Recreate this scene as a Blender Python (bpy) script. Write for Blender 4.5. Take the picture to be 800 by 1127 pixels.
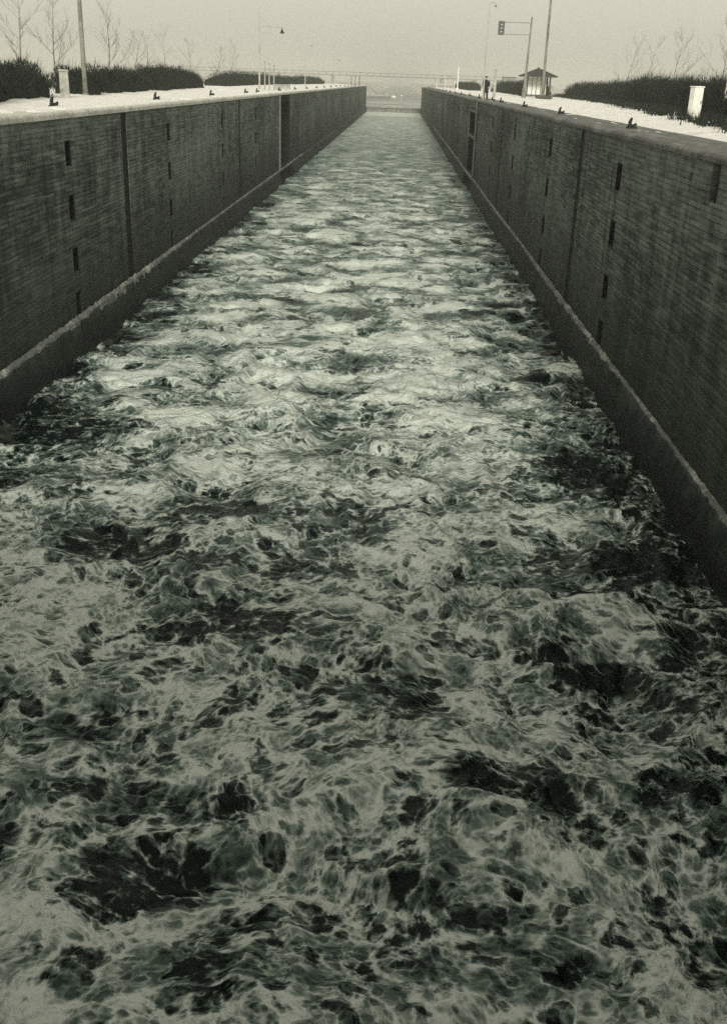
import bpy, bmesh, math, random
import numpy as np
from mathutils import Vector, Matrix

sc = bpy.context.scene
for o in list(bpy.data.objects):
    bpy.data.objects.remove(o)
R = math.radians
# ------------------------------------------------------------------ camera
CZ = 1.083
F_PX, YAW, PITCH, ROLL = 1128.35, -0.0198886, 0.398148, 0.034526
cam_d = bpy.data.cameras.new('camera')
cam = bpy.data.objects.new('camera', cam_d)
sc.collection.objects.link(cam)
sc.camera = cam
cam_d.sensor_fit = 'HORIZONTAL'
cam_d.sensor_width = 36
cam_d.lens = F_PX / 800 * 36
cam_d.clip_end = 6000
cam_d.clip_start = 0.05
fw = Vector((math.sin(YAW)*math.cos(PITCH), math.cos(YAW)*math.cos(PITCH), -math.sin(PITCH)))
rt = Vector((math.cos(YAW), -math.sin(YAW), 0))
up = rt.cross(fw)
r2 = math.cos(ROLL)*rt + math.sin(ROLL)*up
u2 = -math.sin(ROLL)*rt + math.cos(ROLL)*up
m = Matrix((r2, u2, -fw)).transposed().to_4x4()
m.translation = Vector((0, 0, CZ))
cam.matrix_world = m

# ------------------------------------------------------------------ light
SUN_EL, SUN_AZ = R(19), R(177)      # azimuth from +Y clockwise: behind the camera, a little right
w = bpy.data.worlds.new('World')
sc.world = w
w.use_nodes = True
nt = w.node_tree
bg = nt.nodes['Background']
sky = nt.nodes.new('ShaderNodeTexSky')
sky.sky_type = 'NISHITA'
sky.sun_disc = False
sky.sun_elevation = SUN_EL
sky.sun_rotation = SUN_AZ
sky.air_density = 1.0
sky.dust_density = 4.0
sky.ozone_density = 1.0
bw = nt.nodes.new('ShaderNodeRGBToBW')
nt.links.new(sky.outputs[0], bw.inputs[0])
mt = nt.nodes.new('ShaderNodeMath'); mt.operation = 'MULTIPLY_ADD'   # an even overcast veil over the clear sky
mt.inputs[1].default_value = 0.35
mt.inputs[2].default_value = 3.1
nt.links.new(bw.outputs[0], mt.inputs[0])
tint = nt.nodes.new('ShaderNodeVectorMath'); tint.operation = 'SCALE'
tint.inputs[0].default_value = (1.0, 0.972, 0.825)
nt.links.new(mt.outputs[0], tint.inputs['Scale'])
nt.links.new(tint.outputs[0], bg.inputs[0])
bg.inputs[1].default_value = 0.162

sd = bpy.data.lights.new('sun', 'SUN')
sd.energy = 2.9
sd.angle = R(10)
sd.color = (1.0, 0.975, 0.87)
sun = bpy.data.objects.new('sun', sd)
sc.collection.objects.link(sun)
sdir = Vector((math.sin(SUN_AZ)*math.cos(SUN_EL), math.cos(SUN_AZ)*math.cos(SUN_EL), math.sin(SUN_EL)))
sun.rotation_euler = sdir.to_track_quat('Z', 'Y').to_euler()
sun.location = sdir*50

vs = sc.view_settings
vs.view_transform = 'Standard'
vs.look = 'None'
vs.exposure = 0.0
vs.gamma = 1.0
vs.use_curve_mapping = False
sc.cycles.max_bounces = 5
sc.cycles.diffuse_bounces = 3
sc.cycles.glossy_bounces = 3
sc.cycles.transmission_bounces = 2
sc.cycles.volume_bounces = 1
sc.cycles.use_denoising = False
sc.cycles.use_adaptive_sampling = True
sc.cycles.adaptive_threshold = 0.02

# ------------------------------------------------------------------ helpers
rng = random.Random(7)
C = sc.collection

class NT:
    """small wrapper to write node trees compactly"""
    def __init__(s, name):
        s.m = bpy.data.materials.new(name)
        s.m.use_nodes = True
        s.t = s.m.node_tree
        s.b = s.t.nodes['Principled BSDF']
        s.out = s.t.nodes['Material Output']
    def n(s, typ, **kw):
        nd = s.t.nodes.new('ShaderNode'+typ)
        for k, v in kw.items():
            setattr(nd, k, v)
        return nd
    def put(s, sock, v):
        if isinstance(v, bpy.types.NodeSocket):
            s.t.links.new(v, sock)
        elif v is not None:
            sock.default_value = v
    def math(s, op, a, b=None, c=None, clamp=False):
        nd = s.n('Math', operation=op); nd.use_clamp = clamp
        for i, v in enumerate((a, b, c)):
            s.put(nd.inputs[i], v)
        return nd.outputs[0]
    def vmath(s, op, a, b=None, scale=None):
        nd = s.n('VectorMath', operation=op)
        s.put(nd.inputs[0], a); s.put(nd.inputs[1], b)
        if scale is not None: s.put(nd.inputs['Scale'], scale)
        return nd.outputs[0]
    def pos(s):
        return s.n('NewGeometry').outputs['Position']
    def xyz(s, v):
        nd = s.n('SeparateXYZ'); s.put(nd.inputs[0], v); return nd.outputs
    def comb(s, x, y, z):
        nd = s.n('CombineXYZ')
        for i, v in enumerate((x, y, z)): s.put(nd.inputs[i], v)
        return nd.outputs[0]
    def noise(s, v, scale, detail=4, rough=.5, dist=0, color=False, typ='FBM', lac=2.0):
        nd = s.n('TexNoise', noise_type=typ)
        s.put(nd.inputs['Vector'], v)
        nd.inputs['Scale'].default_value = scale
        nd.inputs['Detail'].default_value = detail
        nd.inputs['Roughness'].default_value = rough
        nd.inputs['Lacunarity'].default_value = lac
        nd.inputs['Distortion'].default_value = dist
        return nd.outputs['Color' if color else 'Fac']
    def ramp(s, f, lo, hi, a=0.0, b=1.0, smooth=True):
        nd = s.n('MapRange', interpolation_type='SMOOTHSTEP' if smooth else 'LINEAR')
        nd.clamp = True
        s.put(nd.inputs[0], f)
        for i, v in zip((1, 2, 3, 4), (lo, hi, a, b)): s.put(nd.inputs[i], v)
        return nd.outputs[0]
    def mix(s, f, a, b):
        nd = s.n('Mix', data_type='RGBA')
        s.put(nd.inputs[0], f)
        for i, v in ((6, a), (7, b)):
            if isinstance(v, tuple) and len(v) == 3: v = v+(1,)
            s.put(nd.inputs[i], v)
        return nd.outputs[2]
    def bump(s, h, strength, dist, normal=None):
        nd = s.n('Bump')
        nd.inputs['Strength'].default_value = strength
        nd.inputs['Distance'].default_value = dist
        s.put(nd.inputs['Height'], h)
        if normal: s.put(nd.inputs['Normal'], normal)
        return nd.outputs[0]

def simple(name, col, rough=.8, metal=0.0, var=.3, scale=3.0, bump=.2, dist=.01):
    s = NT(name)
    co = s.n('TexCoord').outputs['Object']
    n = s.noise(co, scale, 5, .6)
    f = s.ramp(n, .3, .7)
    dark = tuple(c*(1-var) for c in col)
    lite = tuple(min(1, c*(1+var*.6)) for c in col)
    s.put(s.b.inputs['Base Color'], s.mix(f, dark, lite))
    s.b.inputs['Roughness'].default_value = rough
    s.b.inputs['Metallic'].default_value = metal
    s.b.inputs['Specular IOR Level'].default_value = .5 if rough < .6 else .18
    if bump:
        s.put(s.b.inputs['Normal'], s.bump(s.noise(co, scale*8, 4, .6), bump, dist))
    return s.m

def tag(o, label=None, cat=None, group=None, kind=None):
    if label: o['label'] = label
    if cat: o['category'] = cat
    if group: o['group'] = group
    if kind: o['kind'] = kind
    return o

def empty(name, loc, rz=0, **kw):
    o = bpy.data.objects.new(name, None)
    C.objects.link(o)
    o.location = loc
    o.rotation_euler = (0, 0, rz)
    o.empty_display_size = .2
    return tag(o, **kw)

class MB:
    def __init__(s): s.v = []; s.f = []
    def face(s, pts):
        i = len(s.v); s.v += [tuple(p) for p in pts]; s.f.append(tuple(range(i, i+len(pts))))
    def box(s, x0, x1, y0, y1, z0, z1, top=1.0):
        cx, cy = (x0+x1)/2, (y0+y1)/2
        i = len(s.v)
        for z, k in ((z0, 1.0), (z1, top)):
            for x, y in ((x0, y0), (x1, y0), (x1, y1), (x0, y1)):
                s.v.append((cx+(x-cx)*k, cy+(y-cy)*k, z))
        s.f += [(i, i+3, i+2, i+1), (i+4, i+5, i+6, i+7)]
        for a in range(4):
            b = (a+1) % 4
            s.f.append((i+a, i+b, i+4+b, i+4+a))
        return s
    def tube(s, p0, p1, ra, rb=None, n=8, caps=True):
        rb = ra if rb is None else rb
        p0, p1 = Vector(p0), Vector(p1)
        d = (p1-p0)
        if d.length < 1e-6: return s
        d.normalize()
        a = d.orthogonal().normalized(); b = d.cross(a)
        i = len(s.v)
        for p, r in ((p0, ra), (p1, rb)):
            for k in range(n):
                t = 2*math.pi*k/n
                s.v.append(tuple(p+(a*math.cos(t)+b*math.sin(t))*r))
        for k in range(n):
            j = (k+1) % n
            s.f.append((i+k, i+j, i+n+j, i+n+k))
        if caps:
            s.f.append(tuple(i+n-1-k for k in range(n))); s.f.append(tuple(i+n+k for k in range(n)))
        return s
    def path(s, pts, rad, n=8):
        for a, b, ra, rb in zip(pts, pts[1:], rad, rad[1:]): s.tube(a, b, ra, rb, n)
        return s
    def prism(s, prof, axis, t0, t1):
        """prof: 2-D outline, extruded along axis from t0 to t1"""
        def P(a, b, t): return {'x': (t, a, b), 'y': (a, t, b), 'z': (a, b, t)}[axis]
        i = len(s.v); n = len(prof)
        for t in (t0, t1):
            for a, b in prof: s.v.append(P(a, b, t))
        for k in range(n):
            j = (k+1) % n; s.f.append((i+k, i+j, i+n+j, i+n+k))
        s.f.append(tuple(range(i, i+n))); s.f.append(tuple(range(i+2*n-1, i+n-1, -1)))
        return s
    def build(s, name, mat, parent=None, bevel=0, smooth=False, loc=None):
        me = bpy.data.meshes.new(name)
        me.from_pydata(s.v, [], s.f)
        bm = bmesh.new(); bm.from_mesh(me)
        bmesh.ops.recalc_face_normals(bm, faces=bm.faces)
        if bevel:
            bmesh.ops.remove_doubles(bm, verts=bm.verts, dist=1e-5)
            bmesh.ops.bevel(bm, geom=bm.edges[:], offset=bevel, segments=2, affect='EDGES', clamp_overlap=True)
        bm.to_mesh(me); bm.free()
        if smooth:
            for p in me.polygons: p.use_smooth = True
        me.materials.append(mat)
        o = bpy.data.objects.new(name, me)
        C.objects.link(o)
        if parent: o.parent = parent
        if loc: o.location = loc
        return o

def raw_mesh(name, V, Fc, mat, parent=None, smooth=False):
    """fast mesh from numpy arrays of quads or triangles"""
    me = bpy.data.meshes.new(name)
    V = np.asarray(V, np.float32); Fc = np.asarray(Fc, np.int32)
    k = Fc.shape[1]
    me.vertices.add(len(V)); me.vertices.foreach_set('co', V.ravel())
    me.loops.add(Fc.size); me.loops.foreach_set('vertex_index', Fc.ravel())
    me.polygons.add(len(Fc))
    me.polygons.foreach_set('loop_start', np.arange(0, Fc.size, k, dtype=np.int32))
    me.polygons.foreach_set('loop_total', np.full(len(Fc), k, np.int32))
    if smooth: me.polygons.foreach_set('use_smooth', np.ones(len(Fc), bool))
    me.update(calc_edges=True); me.validate()
    me.materials.append(mat)
    o = bpy.data.objects.new(name, me)
    C.objects.link(o)
    if parent: o.parent = parent
    return o

def grid_mesh(name, X, Y, Z, mat, parent=None, smooth=True):
    ny, nx = X.shape
    V = np.stack([X, Y, Z], -1).reshape(-1, 3)
    i = np.arange(ny*nx).reshape(ny, nx)
    Fc = np.stack([i[:-1, :-1], i[:-1, 1:], i[1:, 1:], i[1:, :-1]], -1).reshape(-1, 4)
    return raw_mesh(name, V, Fc, mat, parent, smooth)

def copy_thing(o, parent=None, loc=None, rz=None):
    c = o.copy(); C.objects.link(c)
    if parent: c.parent = parent
    if loc is not None: c.location = loc
    if rz is not None: c.rotation_euler = (0, 0, rz)
    for ch in list(o.children): copy_thing(ch, c)
    return c

# numpy gradient noise
def perlin(x, y, seed=0):
    xi = np.floor(x).astype(np.int64); yi = np.floor(y).astype(np.int64)
    xf = x-xi; yf = y-yi
    def g(ix, iy):
        h = (ix*374761393+iy*668265263+seed*974634777) & 0xffffffff
        h = ((h ^ (h >> 13))*1274126177) & 0xffffffff
        h = h ^ (h >> 16)
        a = (h & 0xffff)/65536.0*2*np.pi
        return np.cos(a), np.sin(a)
    u = xf**3*(xf*(xf*6-15)+10); v = yf**3*(yf*(yf*6-15)+10)
    def d(ix, iy, fx, fy):
        a, b = g(ix, iy); return a*fx+b*fy
    n00 = d(xi, yi, xf, yf); n10 = d(xi+1, yi, xf-1, yf)
    n01 = d(xi, yi+1, xf, yf-1); n11 = d(xi+1, yi+1, xf-1, yf-1)
    return ((n00*(1-u)+n10*u)*(1-v)+(n01*(1-u)+n11*u)*v)*1.4
def fbm(x, y, oct=4, seed=0, gain=.5):
    r = 0; a = 1
    for k in range(oct):
        r = r+a*perlin(x*2**k+k*17.3, y*2**k-k*9.1, seed+k); a *= gain
    return r

# ------------------------------------------------------------------ dimensions
XL, XR = -9.755, 6.245          # wall faces
LEDGE = -6.03
WATER = -7.08
Y0, Y1 = -0.6, 322.0            # lock chamber
LIP = 0.30                      # ledge projection

# ------------------------------------------------------------------ materials
def wall_material():
    s = NT('lock_wall_masonry')
    P = s.pos(); x, y, z = s.xyz(P)
    uv = s.comb(y, z, 0)
    wn = s.noise(s.comb(s.math('MULTIPLY', y, .15), s.math('MULTIPLY', z, 1.0), x), 2.0, 3, .6)
    zz = s.math('ADD', z, s.math('MULTIPLY', s.math('SUBTRACT', wn, .5), .05))
    bt = s.n('TexBrick')
    s.put(bt.inputs['Vector'], s.comb(y, zz, 0))
    bt.inputs['Color1'].default_value = (.25, .25, .25, 1)
    bt.inputs['Color2'].default_value = (.75, .75, .75, 1)
    bt.inputs['Mortar'].default_value = (0, 0, 0, 1)
    bt.inputs['Scale'].default_value = 1
    bt.inputs['Brick Width'].default_value = 1.1
    bt.inputs['Row Height'].default_value = .125
    bt.inputs['Mortar Size'].default_value = .018
    bt.inputs['Mortar Smooth'].default_value = .4
    bt.inputs['Bias'].default_value = -.1
    brick = s.n('RGBToBW'); s.put(brick.inputs[0], bt.outputs[0]); brick = brick.outputs[0]
    # horizontal dark scrapes, blotches and vertical run-off
    scr = s.noise(s.comb(s.math('MULTIPLY', y, .9), s.math('MULTIPLY', z, 6.0), s.math('MULTIPLY', x, .3)), 1.0, 6, .7)
    blot = s.noise(P, .9, 6, .65)
    runs = s.noise(s.comb(s.math('MULTIPLY', y, 2.2), s.math('MULTIPLY', z, .12), x), 1.0, 5, .6)
    big = s.noise(s.comb(s.math('MULTIPLY', y, .10), s.math('MULTIPLY', z, .22), x), 1.0, 3, .5)
    v = s.math('MULTIPLY', brick, .22)
    v = s.math('MULTIPLY_ADD', scr, .62, v)
    v = s.math('MULTIPLY_ADD', blot, .38, v)
    v = s.math('MULTIPLY_ADD', runs, .42, v)
    v = s.math('MULTIPLY_ADD', big, .50, v)
    f = s.ramp(v, .84, 1.30, smooth=True)
    col = s.mix(f, (.024, .033, .028), (.220, .248, .216))
    # soaked lower masonry, also darkened to paint in shade low on the walls
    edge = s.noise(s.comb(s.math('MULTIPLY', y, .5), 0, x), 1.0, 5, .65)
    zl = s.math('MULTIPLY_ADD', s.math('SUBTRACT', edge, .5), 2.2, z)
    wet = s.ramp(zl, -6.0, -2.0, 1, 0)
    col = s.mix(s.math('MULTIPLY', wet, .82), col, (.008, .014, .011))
    # lime drips right under the coping
    lime = s.ramp(s.math('MULTIPLY_ADD', s.noise(s.comb(s.math('MULTIPLY', y, 3.0), s.math('MULTIPLY', z, .4), x), 1.0, 4, .6), 1.6, z), .05, .6)
    col = s.mix(s.math('MULTIPLY', lime, .25), col, (.24, .26, .23))
    s.put(s.b.inputs['Base Color'], col)
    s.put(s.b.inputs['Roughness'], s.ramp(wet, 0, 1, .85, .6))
    # pale leached lime runs and a few ship scrapes
    lr = s.ramp(s.noise(s.comb(s.math('MULTIPLY', y, 4.0), s.math('MULTIPLY', z, .22), x), 1.0, 4, .6), .66, .76)
    sk = s.ramp(s.noise(s.comb(s.math('MULTIPLY', y, .22), s.math('MULTIPLY', s.math('MULTIPLY_ADD', y, .03, z), 9.0), x), 1.0, 3, .5), .68, .74)
    col = s.mix(s.math('MULTIPLY', s.math('ADD', s.math('MULTIPLY', lr, .6), s.math('MULTIPLY', sk, .5)), s.math('SUBTRACT', 1, wet)), col, (.27, .29, .26))
    s.put(s.b.inputs['Base Color'], col)
    s.b.inputs['Specular IOR Level'].default_value = .15
    h = s.math('MULTIPLY_ADD', brick, .5, s.math('MULTIPLY', scr, .6))
    s.put(s.b.inputs['Normal'], s.bump(h, .7, .03))
    return s.m
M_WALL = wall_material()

def ledge_material():
    s = NT('ledge_concrete')
    P = s.pos(); x, y, z = s.xyz(P)
    a = s.noise(P, 1.6, 6, .65)
    r = s.noise(s.comb(s.math('MULTIPLY', y, 1.6), s.math('MULTIPLY', z, .35), x), 1.0, 5, .6)
    v = s.math('ADD', s.math('MULTIPLY', a, .5), s.math('MULTIPLY', r, .5))
    col = s.mix(s.ramp(v, .36, .62), (.006, .011, .009), (.048, .060, .052))
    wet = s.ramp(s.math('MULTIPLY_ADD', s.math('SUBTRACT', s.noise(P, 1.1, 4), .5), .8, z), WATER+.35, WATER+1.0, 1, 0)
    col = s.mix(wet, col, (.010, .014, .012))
    s.put(s.b.inputs['Base Color'], col)
    s.b.inputs['Specular IOR Level'].default_value = .2
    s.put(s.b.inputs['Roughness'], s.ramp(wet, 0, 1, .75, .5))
    s.put(s.b.inputs['Normal'], s.bump(s.noise(P, 6, 6, .65), .8, .04))
    return s.m
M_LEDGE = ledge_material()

def snow_material(name='snow', base=(.90, .885, .83), dirt=(.60, .58, .52), amount=.34):
    s = NT(name)
    P = s.pos()
    n1 = s.noise(P, .8, 6, .65); n2 = s.noise(P, 6.0, 5, .7)
    f = s.ramp(s.math('MULTIPLY_ADD', n2, .5, s.math('MULTIPLY', n1, .65)), amount+.06, amount+.22)
    s.put(s.b.inputs['Base Color'], s.mix(f, dirt, base))
    s.b.inputs['Roughness'].default_value = .7
    s.put(s.b.inputs['Normal'], s.bump(s.math('ADD', n1, n2), .6, .10))
    return s.m
M_SNOW = snow_material()
M_CRUST = snow_material('frozen_spray_crust', (.42, .44, .39), (.12, .135, .12), .50)

def ground_material():
    s = NT('winter_ground')
    P = s.pos()
    n = s.noise(P, .06, 6, .6); n2 = s.noise(P, 1.3, 6, .7)
    f = s.ramp(s.math('MULTIPLY_ADD', n2, .5, s.math('MULTIPLY', n, .6)), .42, .62)
    s.put(s.b.inputs['Base Color'], s.mix(f, (.10, .10, .08), (.66, .64, .58)))
    s.b.inputs['Roughness'].default_value = .85
    s.put(s.b.inputs['Normal'], s.bump(n2, .5, .08))
    return s.m
M_GROUND = ground_material()

def coping_material(name, lo, hi, th):
    s = NT(name)
    P = s.pos(); x, y, z = s.xyz(P)
    n = s.noise(s.comb(s.math('MULTIPLY', x, 3.0), s.math('MULTIPLY', y, .5), z), 1.0, 6, .7)
    n2 = s.noise(P, 9, 5, .65)
    v = s.math('MULTIPLY_ADD', n2, .35, s.math('MULTIPLY', n, .65))
    # joints between the coping stones
    jt = s.math('PINGPONG', y, .9)
    j = s.ramp(jt, 0.012, .03, .45, 1)
    col = s.mix(s.ramp(v, th-.09, th+.12), lo, hi)
    sc_ = s.n('Mix', data_type='RGBA', blend_type='MULTIPLY'); sc_.inputs[0].default_value = 1
    s.put(sc_.inputs[6], col); s.put(sc_.inputs[7], j)
    s.put(s.b.inputs['Base Color'], sc_.outputs[2])
    s.b.inputs['Roughness'].default_value = .55
    s.put(s.b.inputs['Normal'], s.bump(v, .5, .03))
    return s.m
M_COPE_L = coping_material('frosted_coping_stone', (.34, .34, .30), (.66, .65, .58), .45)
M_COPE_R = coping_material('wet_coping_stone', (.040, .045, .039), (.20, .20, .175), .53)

M_IRON = simple('rusted_iron', (.022, .026, .023), .7, .0, .4, 5)
M_DARK = simple('dark_parts_and_recess_shade', (.009, .012, .010), .7, 0, .3, 4)  # near-black paints shade into recesses and gate niche; also plinth and shoes
M_JOINT = simple('tarred_joint', (.003, .005, .004), .7, 0, .35, 3)
M_PALE = simple('pale_painted_steel', (.10, .11, .095), .5, .0, .35, 4)
M_POLE = simple('weathered_grey_pole', (.20, .20, .17), .6, .0, .35, 2)
M_POLE2 = simple('galvanised_pole', (.38, .38, .33), .5, .2, .25, 2)
M_WHITE = simple('white_painted_metal', (.78, .77, .70), .5, 0, .12, 3)
M_GREYW = simple('grey_white_concrete', (.34, .34, .30), .8, 0, .3, 4)
M_BARK = simple('bare_bark', (.17, .165, .145), .9, 0, .3, 5)
M_TWIG = simple('bare_twigs', (.27, .26, .23), .9, 0, .3, 5, bump=0)
M_BUSH = simple('dark_winter_scrub', (.022, .028, .022), .95, 0, .5, 2, bump=0)
M_BUSH2 = simple('dark_scrub_heart', (.020, .024, .018), 1.0, 0, .4, 2)
M_ROOF = simple('dark_shelter_roof', (.055, .056, .048), .75, 0, .3, 3)
M_COAT = simple('dark_wool_coat', (.022, .024, .021), .9, 0, .25, 8)
M_SKIN = simple('skin', (.36, .30, .24), .6, 0, .1, 8)
M_SIGNAL = simple('signal_black_enamel', (.030, .034, .030), .5, 0, .2, 6)
M_LENS = simple('signal_lens_glass', (.30, .30, .26), .25, 0, .1, 6, bump=0)
M_BOARD = simple('snowy_timber', (.07, .07, .06), .8, 0, .4, 6)

# ------------------------------------------------------------------ terrain
def ground():
    g = MB()
    for s_, xe, xb, xw in ((-1, XL-1.2, -26, -15), (1, XR+1.7, 24, 13)):
        X = [xe, xe+s_*30, s_*200, s_*1400]
        for a, b in zip(X, X[1:]): g.face([(a, -90, -.03), (b, -90, -.03), (b, Y1+6, -.03), (a, Y1+6, -.03)])
        X = [xb, s_*60, s_*200, s_*1400]
        for a, b in zip(X, X[1:]): g.face([(a, Y1+6, -.03), (b, Y1+6, -.03), (b, 2500, -.03), (a, 2500, -.03)])
        g.face([(xb, Y1+6, -.03), (xw, Y1+6, -6.9), (xw, 2500, -6.9), (xb, 2500, -.03)])
    # behind the camera: the lock head the camera stands on
    g.face([(XL-1.2, -90, -.03), (XR+1.7, -90, -.03), (XR+1.7, -4, -.03), (XL-1.2, -4, -.03)])
    o = g.build('ground', M_GROUND); tag(o, 'snow dusted flat ground on both sides of the lock', kind='structure')
ground()

# ------------------------------------------------------------------ lock walls (depth map on a rectilinear grid)
REC_Z = (-1.18, -2.74, -4.28, -5.62)
def lock_wall(side):
    X = XL if side < 0 else XR
    out = side                                     # direction into the masonry
    root = empty('lock_wall', (X, 0, 0))
    tag(root, 'long dark masonry chamber wall along the %s side of the churning lock, with %s coping' %
        (('left', 'pale snow-frosted') if side < 0 else ('right', 'dark wet')), 'wall')
    rec0 = 31.85-14.25*2 if side < 0 else 30.5-14.2*2
    step = 14.25 if side < 0 else 14.2
    recs = [rec0+step*k for k in range(24) if 1 < rec0+step*k < Y1-3]
    j0 = 38.6 if side < 0 else 37.1
    jstep = 28.4 if side < 0 else 29.4
    joints = [j0+jstep*k for k in range(-1, 12) if 1 < j0+jstep*k < Y1-3]
    niche = (89.6, 98.6) if side < 0 else (88.4, 97.4)
    RW = .30 if side < 0 else .36
    recs = [r for r in recs if not niche[0]-1 < r < niche[1]+1]
    joints = [j for j in joints if not niche[0]-1 < j < niche[1]+1]
    CD = .19 if side < 0 else .17
    JW = .42 if side < 0 else .40
    feats = []                                     # y0,y1,z0,z1,depth
    for r in recs:
        for z in REC_Z:
            feats.append((r-RW, r+RW, max(z-.37, LEDGE+.02), z+.37, .42))
    for j in joints: feats.append((j-JW, j+JW, -9.2, -CD, .09))
    feats.append((niche[0], niche[1], -9.2, -CD if side < 0 else -.75, 1.5))
    if side > 0: feats.append((21.0, 21.55, -.92, -CD, .35))
    ys = sorted({Y0, Y1}|{f[0] for f in feats}|{f[1] for f in feats}|set(np.arange(2, Y1, 2.0).tolist()))
    zs = sorted({-9.2, -CD, LEDGE}|{f[2] for f in feats}|{f[3] for f in feats})
    ys = [y for i, y in enumerate(ys) if i == 0 or y-ys[i-1] > 1e-4]
    zs = [z for i, z in enumerate(zs) if i == 0 or z-zs[i-1] > 1e-4]
    ny, nz = len(ys)-1, len(zs)-1
    D = np.zeros((ny, nz))
    for i in range(ny):
        yc = (ys[i]+ys[i+1])/2
        for k in range(nz):
            zc = (zs[k]+zs[k+1])/2
            for f in feats:
                if f[0] < yc < f[1] and f[2] < zc < f[3]: D[i, k] = max(D[i, k], f[4])
    b = MB()
    for i in range(ny):
        for k in range(nz):
            d = D[i, k]*out
            b.face([(d, ys[i], zs[k]), (d, ys[i+1], zs[k]), (d, ys[i+1], zs[k+1]), (d, ys[i], zs[k+1])])
            if i+1 < ny and D[i+1, k] != D[i, k]:
                e = D[i+1, k]*out
                b.face([(d, ys[i+1], zs[k]), (e, ys[i+1], zs[k]), (e, ys[i+1], zs[k+1]), (d, ys[i+1], zs[k+1])])
            if k+1 < nz and D[i, k+1] != D[i, k]:
                e = D[i, k+1]*out
                b.face([(d, ys[i], zs[k+1]), (e, ys[i], zs[k+1]), (e, ys[i+1], zs[k+1]), (d, ys[i+1], zs[k+1])])
    # end return and wing wall beyond the chamber
    b.face([(0, Y1, -9.2), (out*16, Y1+7, -9.2), (out*16, Y1+7, -.06), (0, Y1, -.06)])
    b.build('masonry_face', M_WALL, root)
    # joint fillings
    for j in joints:
        q = MB(); q.box(*sorted((out*.03, out*.088)), j-JW+.004, j+JW-.004, -9.1, -CD-.01); q.build('expansion_joint', M_JOINT, root)
    # arched iron linings of the mooring recesses, coloured near-black for the shade inside
    lin = MB()
    n = 7
    for sgn in (-1, 1):                            # spandrels closing the square head into an arch
        for k in range(n):
            a0, a1 = math.pi/2*k/n, math.pi/2*(k+1)/n
            p = [(sgn*(RW-.002)*math.cos(a0), .07+.298*math.sin(a0)), (sgn*(RW-.002)*math.cos(a1), .07+.298*math.sin(a1)), (sgn*(RW-.002)*math.cos(a1), .368), (sgn*(RW-.002)*math.cos(a0), .368)]
            if abs(p[3][0]-p[2][0]) < 1e-4: continue
            lin.prism(p, 'x', *sorted((out*.012, out*.07)))
    lin2 = MB()
    lin2.box(*sorted((out*.38, out*.415)), -RW+.004, RW-.004, -.366, .366)
    for a_, c_ in ((-RW+.003, -RW+.015), (RW-.015, RW-.003)): lin2.box(*sorted((out*.004, out*.40)), a_, c_, -.366, .366)  # dark cheek plates added so the lit sides look shaded
    lin2.tube((out*.25, 0, -.30), (out*.25, 0, .10), .055, .05, 10)
    lin2.tube((out*.25, 0, .10), (out*.25, 0, .14), .085, .085, 10)
    proto = None
    for r in recs:
        for z in REC_Z[:3]:
            if proto is None:
                lin2.v += []                        # one casting: arch spandrels, back plate and pin
                off = len(lin2.v); lin2.v += lin.v; lin2.f += [tuple(i+off for i in f) for f in lin.f]
                proto = lin2.build('mooring_recess', M_DARK, root, loc=(0, r, z))
            else:
                c = proto.copy(); C.objects.link(c); c.parent = root; c.location = (0, r, z)
    # dark panels painting the shade inside the gate niche; pale guide post beside it
    q = MB(); q.box(*sorted((out*1.40, out*1.47)), niche[0]+.01, niche[1]-.01, -9.1, -.8); q.build('niche_back_shade', M_DARK, root)
    for ya, yb in ((niche[0]+.004, niche[0]+.06), (niche[1]-.06, niche[1]-.004)):
        q = MB(); q.box(*sorted((out*.03, out*1.38)), ya, yb, -9.1, -.8); q.build('niche_cheek_shade', M_DARK, root)
    q = MB(); yg = niche[0]-.55
    q.box(*sorted((-out*.02, -out*.16)), yg-.16, yg+.16, LEDGE+.05, -CD-.02)
    q.build('guide_post', M_PALE, root, bevel=.02)
    if side > 0:
        for z in (-.95, -3.0):
            q = MB(); q.box(*sorted((-out*.02, out*.14)), niche[0], niche[1], z-.12, z+.12); q.build('crossbar', M_PALE, root, bevel=.02)
        q = MB(); q.tube((.10, 21.3, -.95), (.10, 21.3, -.45), .05, .05); q.box(.0, .2, 21.1, 21.5, -.75, -.70); q.build('mooring_pin', M_IRON, root)
        q = MB(); q.box(-.05, .05, 258, 259.4, LEDGE, -.4); q.build('draught_board', M_PALE, root)
    # coping: rounded nosing, swept
    wv = 1.2 if side < 0 else 1.7
    prof = [(0.03*out, -CD-.02), (-out*.055, -CD)]
    for k in range(7):
        a = math.pi/2*k/6
        prof.append((-out*.055+out*(.10-.10*math.cos(a)), -.10+.10*math.sin(a)))
    prof += [(out*.5, .004), (out*wv, .0), (out*wv, -CD-.02)]
    cp = MB()
    L = 1.8
    y = Y0
    rr = random.Random(3+side)
    ylist = []
    while y < Y1:
        y2 = min(Y1, y+(L*2 if y < 120 else 20)); ylist.append((y, y2)); y = y2
    for a, c in ylist:
        dx = rr.uniform(-.008, .008); dz = rr.uniform(-.006, .004)
        cp.prism([(p[0]+dx, p[1]+dz) for p in prof], 'y', a+.004, c-.004)
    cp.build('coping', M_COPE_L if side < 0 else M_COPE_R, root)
    # battered fender ledge, rough lower wall
    ys2 = np.concatenate([np.arange(Y0, 60, .25), np.arange(60, Y1+.1, 1.5)])
    pr = np.array([(0.02, LEDGE+.07), (-.06, LEDGE+.04), (-.13, LEDGE+.0), (-.16, LEDGE-.06), (-.19, LEDGE-.3), (-.23, LEDGE-.6), (-.28, LEDGE-.9), (-.33, LEDGE-1.3), (-.36, -9.2)])
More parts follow.
